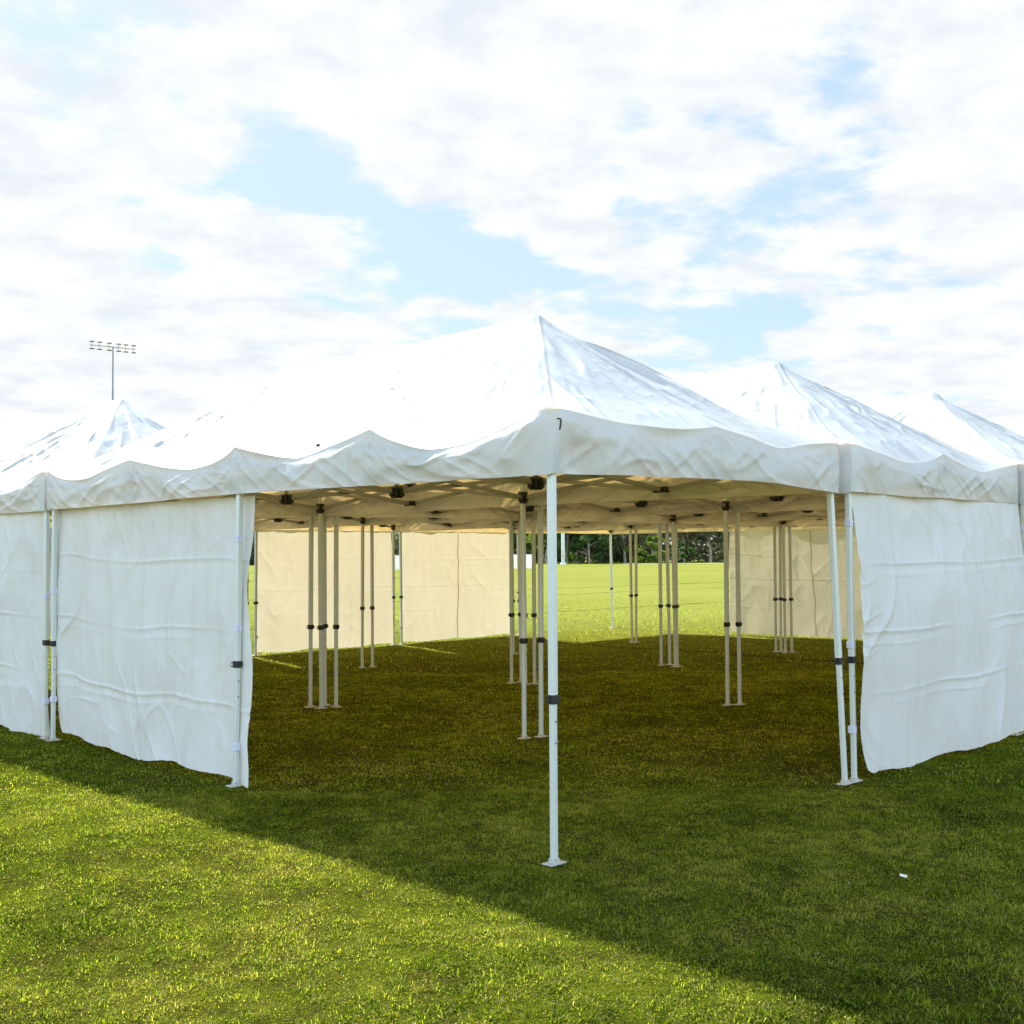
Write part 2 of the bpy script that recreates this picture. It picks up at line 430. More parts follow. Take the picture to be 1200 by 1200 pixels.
ZLO, ZHI = 2.095, 2.262
BARP = [(0.0085, -0.0165), (0.0085, 0.0165), (-0.0085, 0.0165), (-0.0085, -0.0165)]
def truss(root, pts, ends):
    """scissor truss along a polyline of stations 1.5 m apart; bars in one mesh, black joints as sub-parts"""
    mb = MB()
    pts = [Vector((p[0], p[1], 0)) for p in pts]
    d = (pts[-1] - pts[0]).normalized(); s = Vector((-d.y, d.x, 0))
    for i in range(len(pts) - 1):
        a, b = pts[i] + d * 0.03, pts[i + 1] - d * 0.03
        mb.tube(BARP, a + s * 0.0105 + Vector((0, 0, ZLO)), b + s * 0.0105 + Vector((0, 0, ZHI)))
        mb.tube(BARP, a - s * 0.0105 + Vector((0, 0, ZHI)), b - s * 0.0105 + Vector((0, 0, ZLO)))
        m_ = (a + b) / 2 + Vector((0, 0, (ZLO + ZHI) / 2))
        mb.tube([(0.006 * math.cos(q), 0.006 * math.sin(q)) for q in np.linspace(0, 2 * math.pi, 8, endpoint=False)], m_ - s * 0.022, m_ + s * 0.022)
    t = mb.build('scissor_truss', M['bar'], root)
    for i in ends:
        p = pts[i]
        for z in (ZLO, ZHI):
            jb = MB(); jb.box((p.x, p.y, z), (0.066, 0.024, 0.024), 0.004, 0, math.atan2(d.y, d.x))
            jb.build('joint', M['black'], t)
    return t

def make_frame(root):
    a, b, c = INS, TW / 2, TW - INS
    ys = [INS, TL * 0.25, TL * 0.5, TL * 0.75, TL - INS]
    truss(root, [(a, y) for y in ys], (1, 3)); truss(root, [(c, y) for y in ys], (1, 3))
    truss(root, [(a, ys[0]), (b, ys[0]), (c, ys[0])], (1,)); truss(root, [(a, ys[4]), (b, ys[4]), (c, ys[4])], (1,))
    for y in ys[1:4]: truss(root, [(a, y), (b, y), (c, y)], ())
    truss(root, [(b, y) for y in ys], ())
    for k, y in enumerate(ys[1:4]):
        pm = MB(); top = 3.19 if k != 1 else 2.42
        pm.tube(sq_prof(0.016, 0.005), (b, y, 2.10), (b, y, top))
        if k != 1: pm.box((b, y, top + 0.012), (0.045, 0.045, 0.012), 0.008)
        pp = pm.build('peak_pole', M['bar'], root)
        for z in (ZLO - 0.003, ZHI):
            hb = MB()
            hb.box((b, y, z), (0.042, 0.042, 0.046), 0.010)
            for dx, dy in ((1, 0), (-1, 0), (0, 1), (0, -1)): hb.box((b + dx * 0.050, y + dy * 0.050, z), (0.019, 0.019, 0.030), 0.004)
            hb.build('hub', M['black'], pp)

def amp_of(k):
    r = random.Random(k)
    f = lambda n, lo, hi: [r.uniform(lo, hi) for _ in range(n)]
    return [f(4, 0.06, 0.13), f(4, 0.05, 0.12), f(2, 0.05, 0.10), f(2, 0.05, 0.10)]

TENT_LABELS = {
    (0, 0): 'nearest white marquee at the front corner, open ended, figure 7 inked on its valance',
    (1, 0): 'second white marquee along the right row, a hanging wall closing its near end',
    (2, 0): 'third white marquee along the right row, peak rising behind the second roof',
    (3, 0): 'fourth white marquee of the right row, just a roof slope at the right frame edge',
    (4, 0): 'last white marquee of the right row, behind the cream wall at far right inside',
    (0, 1): 'white marquee at the left frame edge, its peak right below the floodlight mast',
    (1, 1): 'back row white marquee behind the nearest one, cream walls lit along its far end',
    (2, 1): 'back row white marquee third from left, seen from below left of the front pole',
    (3, 1): 'back row white marquee closed by the last cream panel before the open field',
    (4, 1): 'farthest back row white marquee, open to the sunny field beyond its single corner leg',
}
STAG = {(1, 0): (0.01, -0.045), (2, 0): (-0.035, -0.105), (3, 0): (-0.09, -0.06), (4, 0): (-0.05, -0.05)}
tents = {}
for (i, j), lab in TENT_LABELS.items():
    du, dv = STAG.get((i, j), (0, 0))
    o = P0 + U * (i * SU + 0.02 + du) + V * (j * SV + 0.02 + dv)
    root = empty('marquee', (o[0], o[1], 0), TH)
    tag(root, lab, 'marquee', 'white pop-up marquees joined in a block')
    tents[(i, j)] = root
    amp = amp_of(10 * i + j + 5); bow = [0.008, 0.01, 0.015, 0.01]
    if (i, j) == (0, 0):
        amp[0] = [0.15, 0.13, 0.12, 0.10]; amp[2] = [0.06, 0.075]; bow = [0.02, 0.01, 0.035, 0.01]
    if (i, j) == (1, 0): amp[2] = [0.09, 0.105]; bow[2] = 0.0
    if (i, j) == (0, 1): amp[0] = [0.13, 0.12, 0.10, 0.1]
    can, val = make_canopy(root, 100 * i + 37 * j + 3, amp, bow, (i, j) in ((0, 0), (1, 0), (0, 1), (2, 0)))
    make_frame(root)
    lr = random.Random(i * 7 + j * 31)
    for kx in (0, 1):
        for ky in (0, 1, 2):
            x = INS if kx == 0 else TW - INS; y = (INS, TL / 2, TL - INS)[ky]
            lean = (lr.uniform(-0.015, 0.015), lr.uniform(-0.015, 0.015))
            if (i, j) == (0, 0):
                if (kx, ky) == (1, 0): lean = (0.062, -0.045)
                if (kx, ky) == (0, 1): lean = (-0.01, 0.035)
                if (kx, ky) == (0, 0): lean = (0.0, 0.01)
            if (i, j) == (1, 0) and (kx, ky) == (0, 0): lean = (0.008, -0.004)
            if (kx, ky) in ((0, 0), (0, 2)) and (i, j) in ((0, 1), (0, 0), (2, 0)): lean = (0.0, 0.004)
            make_leg(root, x, y, lean, rot=lr.choice([0, math.pi / 2, math.pi, -math.pi / 2]) if (i, j) != (0, 0) else (0 if (kx, ky) == (0, 0) else 0))
    if (i, j) == (0, 0):
        # figure 7 in ink on the short valance, and a black toggle low on the long slope
        mk = MB()
        from mathutils.bvhtree import BVHTree
        bv = BVHTree.FromPolygons([v.co.copy() for v in val.data.vertices], [tuple(p.vertices) for p in val.data.polygons])
        def on(x, z):
            h = bv.ray_cast(Vector((x, -1, z)), Vector((0, 1, 0)))
            return (x, h[0].y - 0.002, z)
        st = [on(0.026, 2.298), on(0.036, 2.301), on(0.045, 2.301), on(0.0475, 2.292), on(0.0475, 2.280), on(0.046, 2.262), on(0.042, 2.243)]
        for a, b in zip(st[:-1], st[1:]): mk.tube([(0.0035, -0.003), (0.0035, 0.003), (-0.0035, 0.003), (-0.0035, -0.003)], a, b, up=(0, 1, 0))
        mk.build('number_mark', M['ink'], can)
        bv = BVHTree.FromPolygons([v.co.copy() for v in can.data.vertices], [tuple(p.vertices) for p in can.data.polygons])
        h_ = bv.ray_cast(Vector((0.10, 2.17, 5)), Vector((0, 0, -1)))[0]
        mk = MB(); mk.box((h_.x, h_.y, h_.z + 0.006), (0.014, 0.010, 0.008), 0.003); mk.build('toggle', M['ink'], can)

# ------------------------------------------------------------------ side walls
def side_wall(label, root_key, p0, p1, out_n, seed, edge0=None, edge1=None, zbot=None, ztop=2.02, billow=0.03, out=0.0, straps=(), folds=(0.24, 0.48, 0.73), seam=None, res=(150, 110)):
    """p0,p1 local (x,y) of the tent in root_key; out_n the outward normal (local); straps = [(x,y,z)] local"""
    root_t = tents[root_key]
    ns, nh = res
    s = np.linspace(0, 1, ns)[:, None]; h = np.linspace(0, 1, nh)[None, :]
    p0 = np.array(p0, float); p1 = np.array(p1, float); L = np.hypot(*(p1 - p0))
    e0 = edge0(h) if edge0 else 0.012 * np.sin(h * 11 + seed); e1 = edge1(h) if edge1 else -0.012 * np.sin(h * 12 + seed * 2)
    S = (e0 + s * (L + e1 - e0)) / L
    zb = zbot(s) if zbot else 0.035 + 0.02 * vn(s * 5, 0.0, seed)
    zb = zb + 0.008 * vn(s * 26, 0.5, seed + 70) + 0.004 * vn(s * 60, 0.5, seed + 71)
    Z = ztop - h * (ztop - zb)
    folds = [f + 0.022 * math.sin(seed * 1.3 + 9 * f) for f in folds]
    hh = h + 0.012 * vn(s * 2.2, h * 2, seed + 1)
    wx = s * L
    n = (out(h) if callable(out) else out) + billow * np.sin(math.pi * np.clip(h * 0.9, 0, 1)) * vn(s * 1.8 + 3, h * 1.1, seed + 2) 
    n = n + 0.045 * h * vn(s * 3.1, h * 0.7, seed + 3) + 0.03 * vn(s * 2.2 + h * 1.5, h * 1.4, seed + 13)
    for f in folds:
        dd = (hh - f - 0.012 * vn(s * 2.6, f * 9, seed + 4))
        st = np.clip(0.6 + 0.8 * vn(s * 3.3, f * 31, seed + 5), 0.12, 1)
        n = n + st * (0.009 * np.exp(-(np.abs(dd) / 0.0045) ** 1.2) - 0.002 * np.exp(-((dd - 0.018) / 0.009) ** 2) + 0.004 * np.exp(-((dd - 0.04 - 0.01 * vn(s * 4, f * 5, seed)) / 0.006) ** 2) * np.clip(vn(s * 2.1, f * 17, seed + 15) + 0.4, 0, 1))
    for f in (0.17, 0.34, 0.51, 0.68, 0.84):
        dd = s - f - 0.012 * vn(h * 3, f * 9, seed + 6)
        n = n + 0.006 * np.clip(0.4 + vn(h * 3, f * 20, seed + 7), 0, 1) * np.exp(-(np.abs(dd) / 0.007) ** 1.3)
    w = vn(wx * 2.3 + h * 1.6 + 0.5 * vn(wx, h * 3, seed), h * 1.8 - wx * 0.8, seed + 8)
    n = n + 0.020 * (1 - np.abs(w)) ** 4 * np.clip(0.4 + vn(wx * 0.9, h * 2, seed + 9), 0, 1)
    w = vn(wx * 3.4 - h * 3.6, h * 3.2 + wx * 1.1, seed + 10)
    n = n + 0.013 * (1 - np.abs(w)) ** 5 * np.clip(0.3 + vn(wx * 1.2 + 4, h * 2.6, seed + 11), 0, 1)
    n = n + 0.006 * fbm(wx * 3, h * 6, seed + 12, 3)
    n = n + 0.007 * vn(wx * 8.0 + 0.5 * vn(h * 3, wx, seed + 38), h * 1.3, seed + 37) * (0.3 + 0.7 * np.clip(1 - h * 1.2, 0, 1))
    n = n + 0.022 * vn(wx * 3.0 + 0.6 * vn(h * 2, wx, seed + 18), h * 0.9, seed + 17) * (0.4 + h)
    for q in range(3):
        a_ = 0.7 + 1.9 * q; ca_, sa_ = math.cos(a_), math.sin(a_)
        xx_ = wx * ca_ + h * 2 * sa_; yy_ = -wx * sa_ + h * 2 * ca_
        w = vn(xx_ * 4.2 + 0.4 * vn(yy_ * 2, xx_, seed + 19 + q), yy_ * 1.1, seed + 22 + q)
        n = n + 0.011 * (1 - np.sqrt(w * w + 0.002)) ** 9 * np.clip(vn(wx * 1.4 + q * 5, h * 2.6, seed + 27 + q) + 0.15, 0, 1)
    X = p0[0] + (p1 - p0)[0] * S + out_n[0] * n; Y = p0[1] + (p1 - p0)[1] * S + out_n[1] * n
    c = (p0 + p1) / 2
    base = root_t.location
    a = TH
    wx0 = base.x + c[0] * math.cos(a) - c[1] * math.sin(a); wy0 = base.y + c[0] * math.sin(a) + c[1] * math.cos(a)
    root = empty('side_curtain', (wx0, wy0, 0), TH)
    tag(root, label, 'tent wall', 'fabric walls hung from the marquee eaves')
    grid_mesh('cloth_sheet', X - c[0], Y - c[1], Z + 0 * s, M['wall'], root)
    for (x, y, z) in straps:
        mb = MB(); mb.box((x - c[0], y - c[1], z), (0.0235, 0.0235, 0.026), 0.004)
        mb.build('strap', M['strap'], root)
    if seam is not None:
        mb = MB(); d = (p1 - p0) / L
        zs = np.linspace(1.99, 0.05, 12); pts = []
        for z in zs:
            k = seam + 0.03 * (1.99 - z) / 2
            si = int(k * (ns - 1)); hi = int(np.clip((ztop - z) / ztop, 0, 1) * (nh - 1))
            pts.append((X[si, hi] - c[0] - out_n[0] * 0.012, Y[si, hi] - c[1] - out_n[1] * 0.012, z))
        for p, q in zip(pts[:-1], pts[1:]): mb.tube([(0.006, -0.004), (0.006, 0.004), (-0.006, 0.004), (-0.006, -0.004)], p, q)
        mb.build('seam_cord', M['cord'], root)
    return root

I_, W_, L_ = INS, TW - INS, TL - INS
wall_nl = side_wall('white creased wall left of the open front, nearest wall, between single leg and leg pair', (0, 0), (0.085, L_ + 0.01), (0.085, TL / 2 - 0.08), (-1, 0), 21,
          edge0=lambda h: -0.05 + 0.05 * np.clip(h * 3, 0, 1) + 0.012 * np.sin(h * 9) - 0.02 * np.clip((h - 0.93) / 0.07, 0, 1) ** 2 * -3,
          edge1=lambda h: 0.01 - 0.05 * np.exp(-((h - 0.3) / 0.12) ** 2) + 0.03 * np.exp(-((h - 0.62) / 0.15) ** 2) - 0.02 * np.exp(-((h - 0.85) / 0.06) ** 2),
          zbot=lambda s: 0.05 - 0.03 * s + 0.022 * np.sin(s * 9 + 1) + 0.012 * np.sin(s * 23),
          billow=0.05, res=(300, 230), straps=[(I_ - 0.002, TL / 2 + 0.006, 1.72), (I_ - 0.005, TL / 2 + 0.017, 1.10), (I_ - 0.009, TL / 2 + 0.030, 0.27), (I_, L_, 1.30), (I_, L_, 0.36)])
side_wall('white creased wall at the left frame edge, beyond the strapped leg pair', (0, 1), (0.08, TL / 2 - 0.06), (0.08, 0.035), (-1, 0), 33,
          edge1=lambda h: 0.02 - 0.02 * np.clip(h * 2, 0, 1) + 0.015 * np.sin(h * 7), billow=0.06,
          zbot=lambda s: 0.09 - 0.06 * s + 0.05 * np.sin(s * 5), res=(300, 230), straps=[(I_, I_, 1.25), (I_, I_, 0.33)])
side_wall('white wall in the left row, mostly outside the left frame edge', (0, 1), (0.08, TL - 0.08), (0.08, TL / 2 + 0.06), (-1, 0), 35)
side_wall('white wall bulging out at the right, rounded lower corner and sharp cross folds', (1, 0), (0.060, 0.005), (W_ + 0.06, 0.005), (0, -1), 47,
          edge0=lambda h: 0.0 + 0.02 * np.sin(h * 6) * (1 - h) + 0.16 * np.clip((h - 0.78) / 0.22, 0, 1) ** 2,
          edge1=lambda h: 0.0 + 0.07 * np.exp(-((h - 0.36) / 0.14) ** 2) - 0.03 * h,
          zbot=lambda s: 0.012 + 0.05 * np.clip(s - 0.05, 0, 1) ** 2 + 0.012 * np.sin(s * 17) + 0.05 * np.clip((0.05 - s) / 0.05, 0, 1) ** 2,
          billow=0.05, out=lambda h: -0.030 + 0.05 * np.clip(h * 2.5, 0, 1), res=(300, 230), straps=[(I_, I_, 1.80), (I_, I_, 0.95), (I_, I_, 0.36)])
side_wall('white wall beyond the bulging one, cut by the right frame edge', (2, 0), (0.07, 0.01), (W_ - 0.02, 0.01), (0, -1), 53, straps=[(I_, I_, 1.80), (I_, I_, 1.25)])
side_wall('added unseen light-blocking wall of the fourth right row tent, past the right frame edge', (3, 0), (0.07, 0.01), (W_ - 0.02, 0.01), (0, -1), 55)  # put in out of view to dim the tent interior
side_wall('added unseen light-blocking wall of the last right row tent, past the right frame edge', (4, 0), (0.07, 0.01), (W_ - 0.02, 0.01), (0, -1), 57)  # likewise added unseen, against low sky light under the tents
bl = [(1, 'cream backlit wall inside at far left, starting behind the single leg', None),
      (2, 'cream backlit wall inside between the leg pair and the split with daylight', None),
      (3, 'cream backlit wall inside with a thin vertical cord, last before the open field', 0.5)]
for i, lab, sm in bl:
    side_wall(lab, (i, 1), (W_ - 0.02, TL - 0.03), (I_ + 0.02, TL - 0.03), (0, 1), 61 + i * 5, billow=0.02, seam=sm,
              zbot=lambda s: 0.03 + 0.012 * np.sin(s * 14), straps=[(I_, L_, 0.3), (W_, L_, 1.2)])
side_wall('cream backlit wall inside at right, field visible past its left edge', (4, 1), (TW - 0.03, TL / 2 - 0.03), (TW - 0.03, 0.06), (1, 0), 83, billow=0.025, seam=0.62)
side_wall('cream backlit wall at the far right inside, half hidden by the leaning leg', (4, 0), (TW - 0.03, L_), (TW - 0.03, TL / 2 + 0.04), (1, 0), 87, billow=0.025)

# ------------------------------------------------------------------ ground
def ground_z(x, y):
    near = np.exp(-((np.hypot(x, y - 8)) / 60) ** 2)
    return near * (0.014 * fbm(np.asarray(x) * 1.3, np.asarray(y) * 1.3, 5, 3)) - 0.004

def ground_material():
    m, nt, out = new_mat('turf ground')
    pos = N(nt, 'ShaderNodeNewGeometry').outputs['Position']
    a = noise(nt, pos, 0.35, 5, 0.6); b = noise(nt, pos, 2.6, 6, 0.65); c = noise(nt, pos, 38.0, 5, 0.75); d = noise(nt, pos, 0.03, 3, 0.5)
    green = ramp(nt, b, [(0.30, (0.035, 0.055, 0.003)), (0.5, (0.085, 0.115, 0.006)), (0.72, (0.15, 0.165, 0.012))])
    fine = ramp(nt, c, [(0.32, (0.35, 0.36, 0.30)), (0.5, (0.95, 0.95, 0.9)), (0.7, (1.55, 1.5, 1.35))])
    near = mixc(nt, 0.85, green, fine, 'MULTIPLY')
    brown = ramp(nt, c, [(0.35, (0.020, 0.016, 0.004)), (0.65, (0.105, 0.085, 0.022))])
    near = mixc(nt, ramp(nt, math_n(nt, 'ADD', math_n(nt, 'MULTIPLY', a, 0.5), math_n(nt, 'MULTIPLY', b, 0.5)), [(0.44, (0.75, 0.75, 0.75)), (0.56, (0.15, 0.15, 0.15))]), near, brown)
    far = ramp(nt, math_n(nt, 'ADD', math_n(nt, 'MULTIPLY', d, 0.5), math_n(nt, 'MULTIPLY', b, 0.5)), [(0.35, (0.185, 0.205, 0.038)), (0.65, (0.26, 0.275, 0.063))])
    sep = N(nt, 'ShaderNodeSeparateXYZ'); nt.links.new(pos, sep.inputs[0])
    x, y = sep.outputs[0], sep.outputs[1]
    uu = math_n(nt, 'ADD', math_n(nt, 'MULTIPLY', x, float(U[0])), math_n(nt, 'MULTIPLY', y, float(U[1])))
    vv = math_n(nt, 'ADD', math_n(nt, 'MULTIPLY', x, float(V[0])), math_n(nt, 'MULTIPLY', y, float(V[1])))
    f = N(nt, 'ShaderNodeMapRange'); f.inputs[1].default_value = 14; f.inputs[2].default_value = 30; nt.links.new(y, f.inputs[0])
    col = mixc(nt, f.outputs[0], near, far)
    wob = math_n(nt, 'MULTIPLY', math_n(nt, 'SUBTRACT', noise(nt, pos, 0.25, 4, 0.6), 0.5), 1.2)
    lines = None
    def line(coord, c0, w, lo=None):
        q = math_n(nt, 'ABSOLUTE', math_n(nt, 'SUBTRACT', math_n(nt, 'ADD', coord, wob), c0))
        mr = N(nt, 'ShaderNodeMapRange'); mr.inputs[1].default_value = w * 0.4; mr.inputs[2].default_value = w
        mr.inputs[3].default_value = 1; mr.inputs[4].default_value = 0; nt.links.new(q, mr.inputs[0])
        o = mr.outputs[0]
        if lo is not None: o = math_n(nt, 'MULTIPLY', o, math_n(nt, 'GREATER_THAN', vv, lo))
        return o
    for args in ((vv, 22.0, 0.14), (vv, 31.0, 0.16), (vv, 36.5, 0.25), (vv, 62.0, 0.3), (vv, 95.0, 0.5), (uu, 15.6, 0.10, 7.0)):
        q = line(*args); lines = q if lines is None else math_n(nt, 'MAXIMUM', lines, q)
    lines = math_n(nt, 'MULTIPLY', lines, math_n(nt, 'ADD', 0.25, noise(nt, pos, 1.1, 3)), True)
    col = mixc(nt, lines, col, (0.03, 0.03, 0.010))
    pr = N(nt, 'ShaderNodeBsdfDiffuse'); nt.links.new(col, pr.inputs[0])
    bp = N(nt, 'ShaderNodeBump'); bp.inputs['Strength'].default_value = 0.9; bp.inputs['Distance'].default_value = 0.03
    nt.links.new(math_n(nt, 'ADD', c, math_n(nt, 'MULTIPLY', b, 0.8)), bp.inputs['Height']); nt.links.new(bp.outputs[0], pr.inputs['Normal'])
    nt.links.new(pr.outputs[0], out.inputs[0])
    return m

gx = np.concatenate([-np.geomspace(4000, 14, 40), np.linspace(-13.8, 13.8, 220), np.geomspace(14, 4000, 40)])
gy = np.concatenate([-np.geomspace(1500, 3, 24), np.linspace(-2.8, 26, 230), np.geomspace(26.5, 7000, 50)])
GX, GY = np.meshgrid(gx, gy, indexing='ij')
gnd = grid_mesh('ground', GX, GY, ground_z(GX, GY), ground_material())
tag(gnd, kind='structure')

# turf blades
def blade_material():
    m, nt, out = new_mat('turf blades')
    at = N(nt, 'ShaderNodeAttribute', attribute_name='tint')
    c = ramp(nt, at.outputs['Fac'], [(0.0, (0.014, 0.032, 0.003)), (0.25, (0.080, 0.135, 0.012)), (0.55, (0.245, 0.315, 0.030)), (0.80, (0.40, 0.39, 0.065)), (0.92, (0.42, 0.36, 0.13)), (1.0, (0.64, 0.55, 0.32))])
    pr = N(nt, 'ShaderNodeBsdfDiffuse'); nt.links.new(c, pr.inputs[0])
    tr = N(nt, 'ShaderNodeBsdfTranslucent'); nt.links.new(mixc(nt, 1.0, c, (1.40, 1.5, 0.6), 'MULTIPLY'), tr.inputs[0])
    mx = N(nt, 'ShaderNodeMixShader'); mx.inputs[0].default_value = 0.68
    nt.links.new(pr.outputs[0], mx.inputs[1]); nt.links.new(tr.outputs[0], mx.inputs[2]); nt.links.new(mx.outputs[0], out.inputs[0])
    return m

def blades(n, d0, d1, wid, ln):
    u = rng.random(n)
    # area-uniform depth in a wedge that is a little wider than the view
    A = lambda d: 0.50 * d * d + 2.4 * d
    t = A(d0) + u * (A(d1) - A(d0)); d = (-2.4 + np.sqrt(2.4 ** 2 + 4 * 0.5 * t)) / (2 * 0.5)
    x = (rng.random(n) * 2 - 1) * (0.50 * d + 1.2); y = d
    dens = fbm(x * 1.1, y * 1.1, 91, 4) + 0.55 * fbm(x * 5.5, y * 5.5, 95, 2)
    keep = rng.random(n) < np.clip(0.94 + 0.8 * dens, 0.48, 1) * (np.clip((46 - y) / 26, 0, 1) if d1 > 30 else 1)
    x, y = x[keep], y[keep]; n = len(x)
    l = ln * rng.uniform(0.5, 1.35, n) * np.clip(0.85 + 0.35 * fbm(x * 2.2, y * 2.2, 97, 2) + 0.6 * vn(x * 13, y * 13, 99), 0.5, 1.6); w = wid * rng.uniform(0.6, 1.3, n)
    az = rng.uniform(0, 2 * math.pi, n); lean = np.abs(rng.normal(1.12, 0.36, n)).clip(0.05, 1.55)
    dry = fbm(x * 0.8, y * 0.8, 71, 3) * 0.24 + fbm(x * 3, y * 3, 73, 3) * 0.26
    tint = rng.normal(0.49, 0.24, n) + dry + 0.12 * vn(x * 9, y * 9, 77) + 0.10 * vn(x * 28, y * 28, 79)
    straw = rng.random(n) < (0.13 + 0.35 * np.clip(dry, 0, 1)); tint = np.where(straw, rng.uniform(0.80, 1.0, n), np.minimum(tint, 0.84)); lean = np.where(straw, rng.uniform(0.9, 1.52, n), lean)
    dx, dy = np.cos(az), np.sin(az); px, py = -dy, dx
    z0 = ground_z(x, y) - 0.003
    co = np.zeros((n, 5, 3), np.float32)
    def put(k, s, wf, bend):
        L = lean * bend
        hx = l * s * np.sin(L); hz = l * s * np.cos(L)
        return x + dx * hx, y + dy * hx, z0 + hz, w * wf
    for k, (s, wf, bend, sg) in enumerate(((0, 1, 0, -1), (0, 1, 0, 1), (0.55, 0.85, 0.75, 1), (0.55, 0.85, 0.75, -1), (1, 0, 1.15, 0))):
        X, Y, Z, ww = put(k, s, wf, bend)
        co[:, k, 0] = X + px * ww * 0.5 * sg; co[:, k, 1] = Y + py * ww * 0.5 * sg; co[:, k, 2] = np.maximum(Z, z0 + 0.001 + 0.004 * s)
    return co, tint

C, T = [], []
for args in ((820000, 3.3, 8.0, 0.0034, 0.025), (450000, 8.0, 16.0, 0.0062, 0.029), (260000, 16.0, 46.0, 0.012, 0.045)):
    c, t = blades(*args); C.append(c); T.append(t)
C = np.concatenate(C); T = np.concatenate(T).clip(0, 1); nb = len(C)
base = (np.arange(nb, dtype=np.int32) * 5)[:, None]
quads = base + np.array([[0, 1, 2, 3]]); tris = base + np.array([[3, 2, 4]])
me = bpy.data.meshes.new('grass')
me.vertices.add(nb * 5); me.vertices.foreach_set('co', C.reshape(-1))
li = np.concatenate([quads.ravel(), tris.ravel()]).astype(np.int32)
me.loops.add(len(li)); me.loops.foreach_set('vertex_index', li)
me.polygons.add(nb * 2)
me.polygons.foreach_set('loop_start', np.concatenate([np.arange(nb) * 4, nb * 4 + np.arange(nb) * 3]).astype(np.int32))
me.materials.append(blade_material()); me.update(calc_edges=True)
at = me.attributes.new('tint', 'FLOAT', 'POINT'); at.data.foreach_set('value', np.repeat(T, 5).astype(np.float32))
tag(link('grass', me), kind='stuff')

# ------------------------------------------------------------------ far field: path, trees, fence, masts
def strip(name, mat, x0, x1, y0, y1, z):
    n = 40
    xs = np.linspace(x0, x1, n)[:, None] * np.ones((1, 3)); ys = np.linspace(y0, y1, 3)[None, :] + 1.2 * np.sin(xs * 0.06)
    return grid_mesh(name, xs, ys, np.full_like(xs, z), mat)
tag(strip('path', M['sand'], 16, 90, 166, 172, 0.03), kind='structure')

def leaf_mat(name, dark, mid, light):
    m, nt, out = new_mat(name)
    at = N(nt, 'ShaderNodeAttribute', attribute_name='tint')
    c = ramp(nt, at.outputs['Fac'], [(0.0, dark), (0.5, mid), (1.0, light)])
    df = N(nt, 'ShaderNodeBsdfDiffuse'); nt.links.new(c, df.inputs[0])
    tr = N(nt, 'ShaderNodeBsdfTranslucent'); nt.links.new(c, tr.inputs[0])
    mx = N(nt, 'ShaderNodeMixShader'); mx.inputs[0].default_value = 0.6
    nt.links.new(df.outputs[0], mx.inputs[1]); nt.links.new(tr.outputs[0], mx.inputs[2]); nt.links.new(mx.outputs[0], out.inputs[0])
    return m
LEAF = {
    'gum': leaf_mat('grey green gum leaves', (0.11, 0.135, 0.075), (0.22, 0.245, 0.14), (0.34, 0.35, 0.21)),
    'dark': leaf_mat('dark green leaves', (0.035, 0.075, 0.028), (0.085, 0.15, 0.048), (0.15, 0.24, 0.075)),
    'bright': leaf_mat('bright green leaves', (0.080, 0.14, 0.020), (0.15, 0.23, 0.035), (0.24, 0.31, 0.06)),
    'olive': leaf_mat('olive brown leaves', (0.11, 0.115, 0.06), (0.21, 0.20, 0.11), (0.31, 0.29, 0.17)),
}

def leaf_cloud(centres, radii, per, size, r, tints):
    P, Tn = [], []
    for c, rad, tb in zip(centres, radii, tints):
        d = r.normal(size=(per, 3)); d /= np.linalg.norm(d, axis=1)[:, None]
        d *= (r.random(per) ** 0.45)[:, None]
        P.append(c + d * rad); Tn.append(np.clip(tb + r.normal(0, 0.16, per), 0, 1))
    P = np.concatenate(P); Tn = np.concatenate(Tn); n = len(P)
    a = r.normal(size=(n, 3)); a /= np.linalg.norm(a, axis=1)[:, None]
    b = np.cross(a, r.normal(size=(n, 3))); b /= np.linalg.norm(b, axis=1)[:, None]
    s = size * r.uniform(0.5, 1.3, n)[:, None]
    co = np.stack([P - a * s * 0.5, P + b * s * 0.3, P + a * s * 0.5, P - b * s * 0.3], 1).reshape(-1, 3)
    co[:, 2] = np.maximum(co[:, 2], 0.05)
    return co, np.arange(n * 4).reshape(-1, 4), np.repeat(Tn, 4)

def leaf_obj(name, co, f, tn, mat, parent=None):
    o = raw_mesh(name, co, f, mat, parent, smooth=False)
    a = o.data.attributes.new('tint', 'FLOAT', 'POINT'); a.data.foreach_set('value', tn.astype(np.float32))
    return o

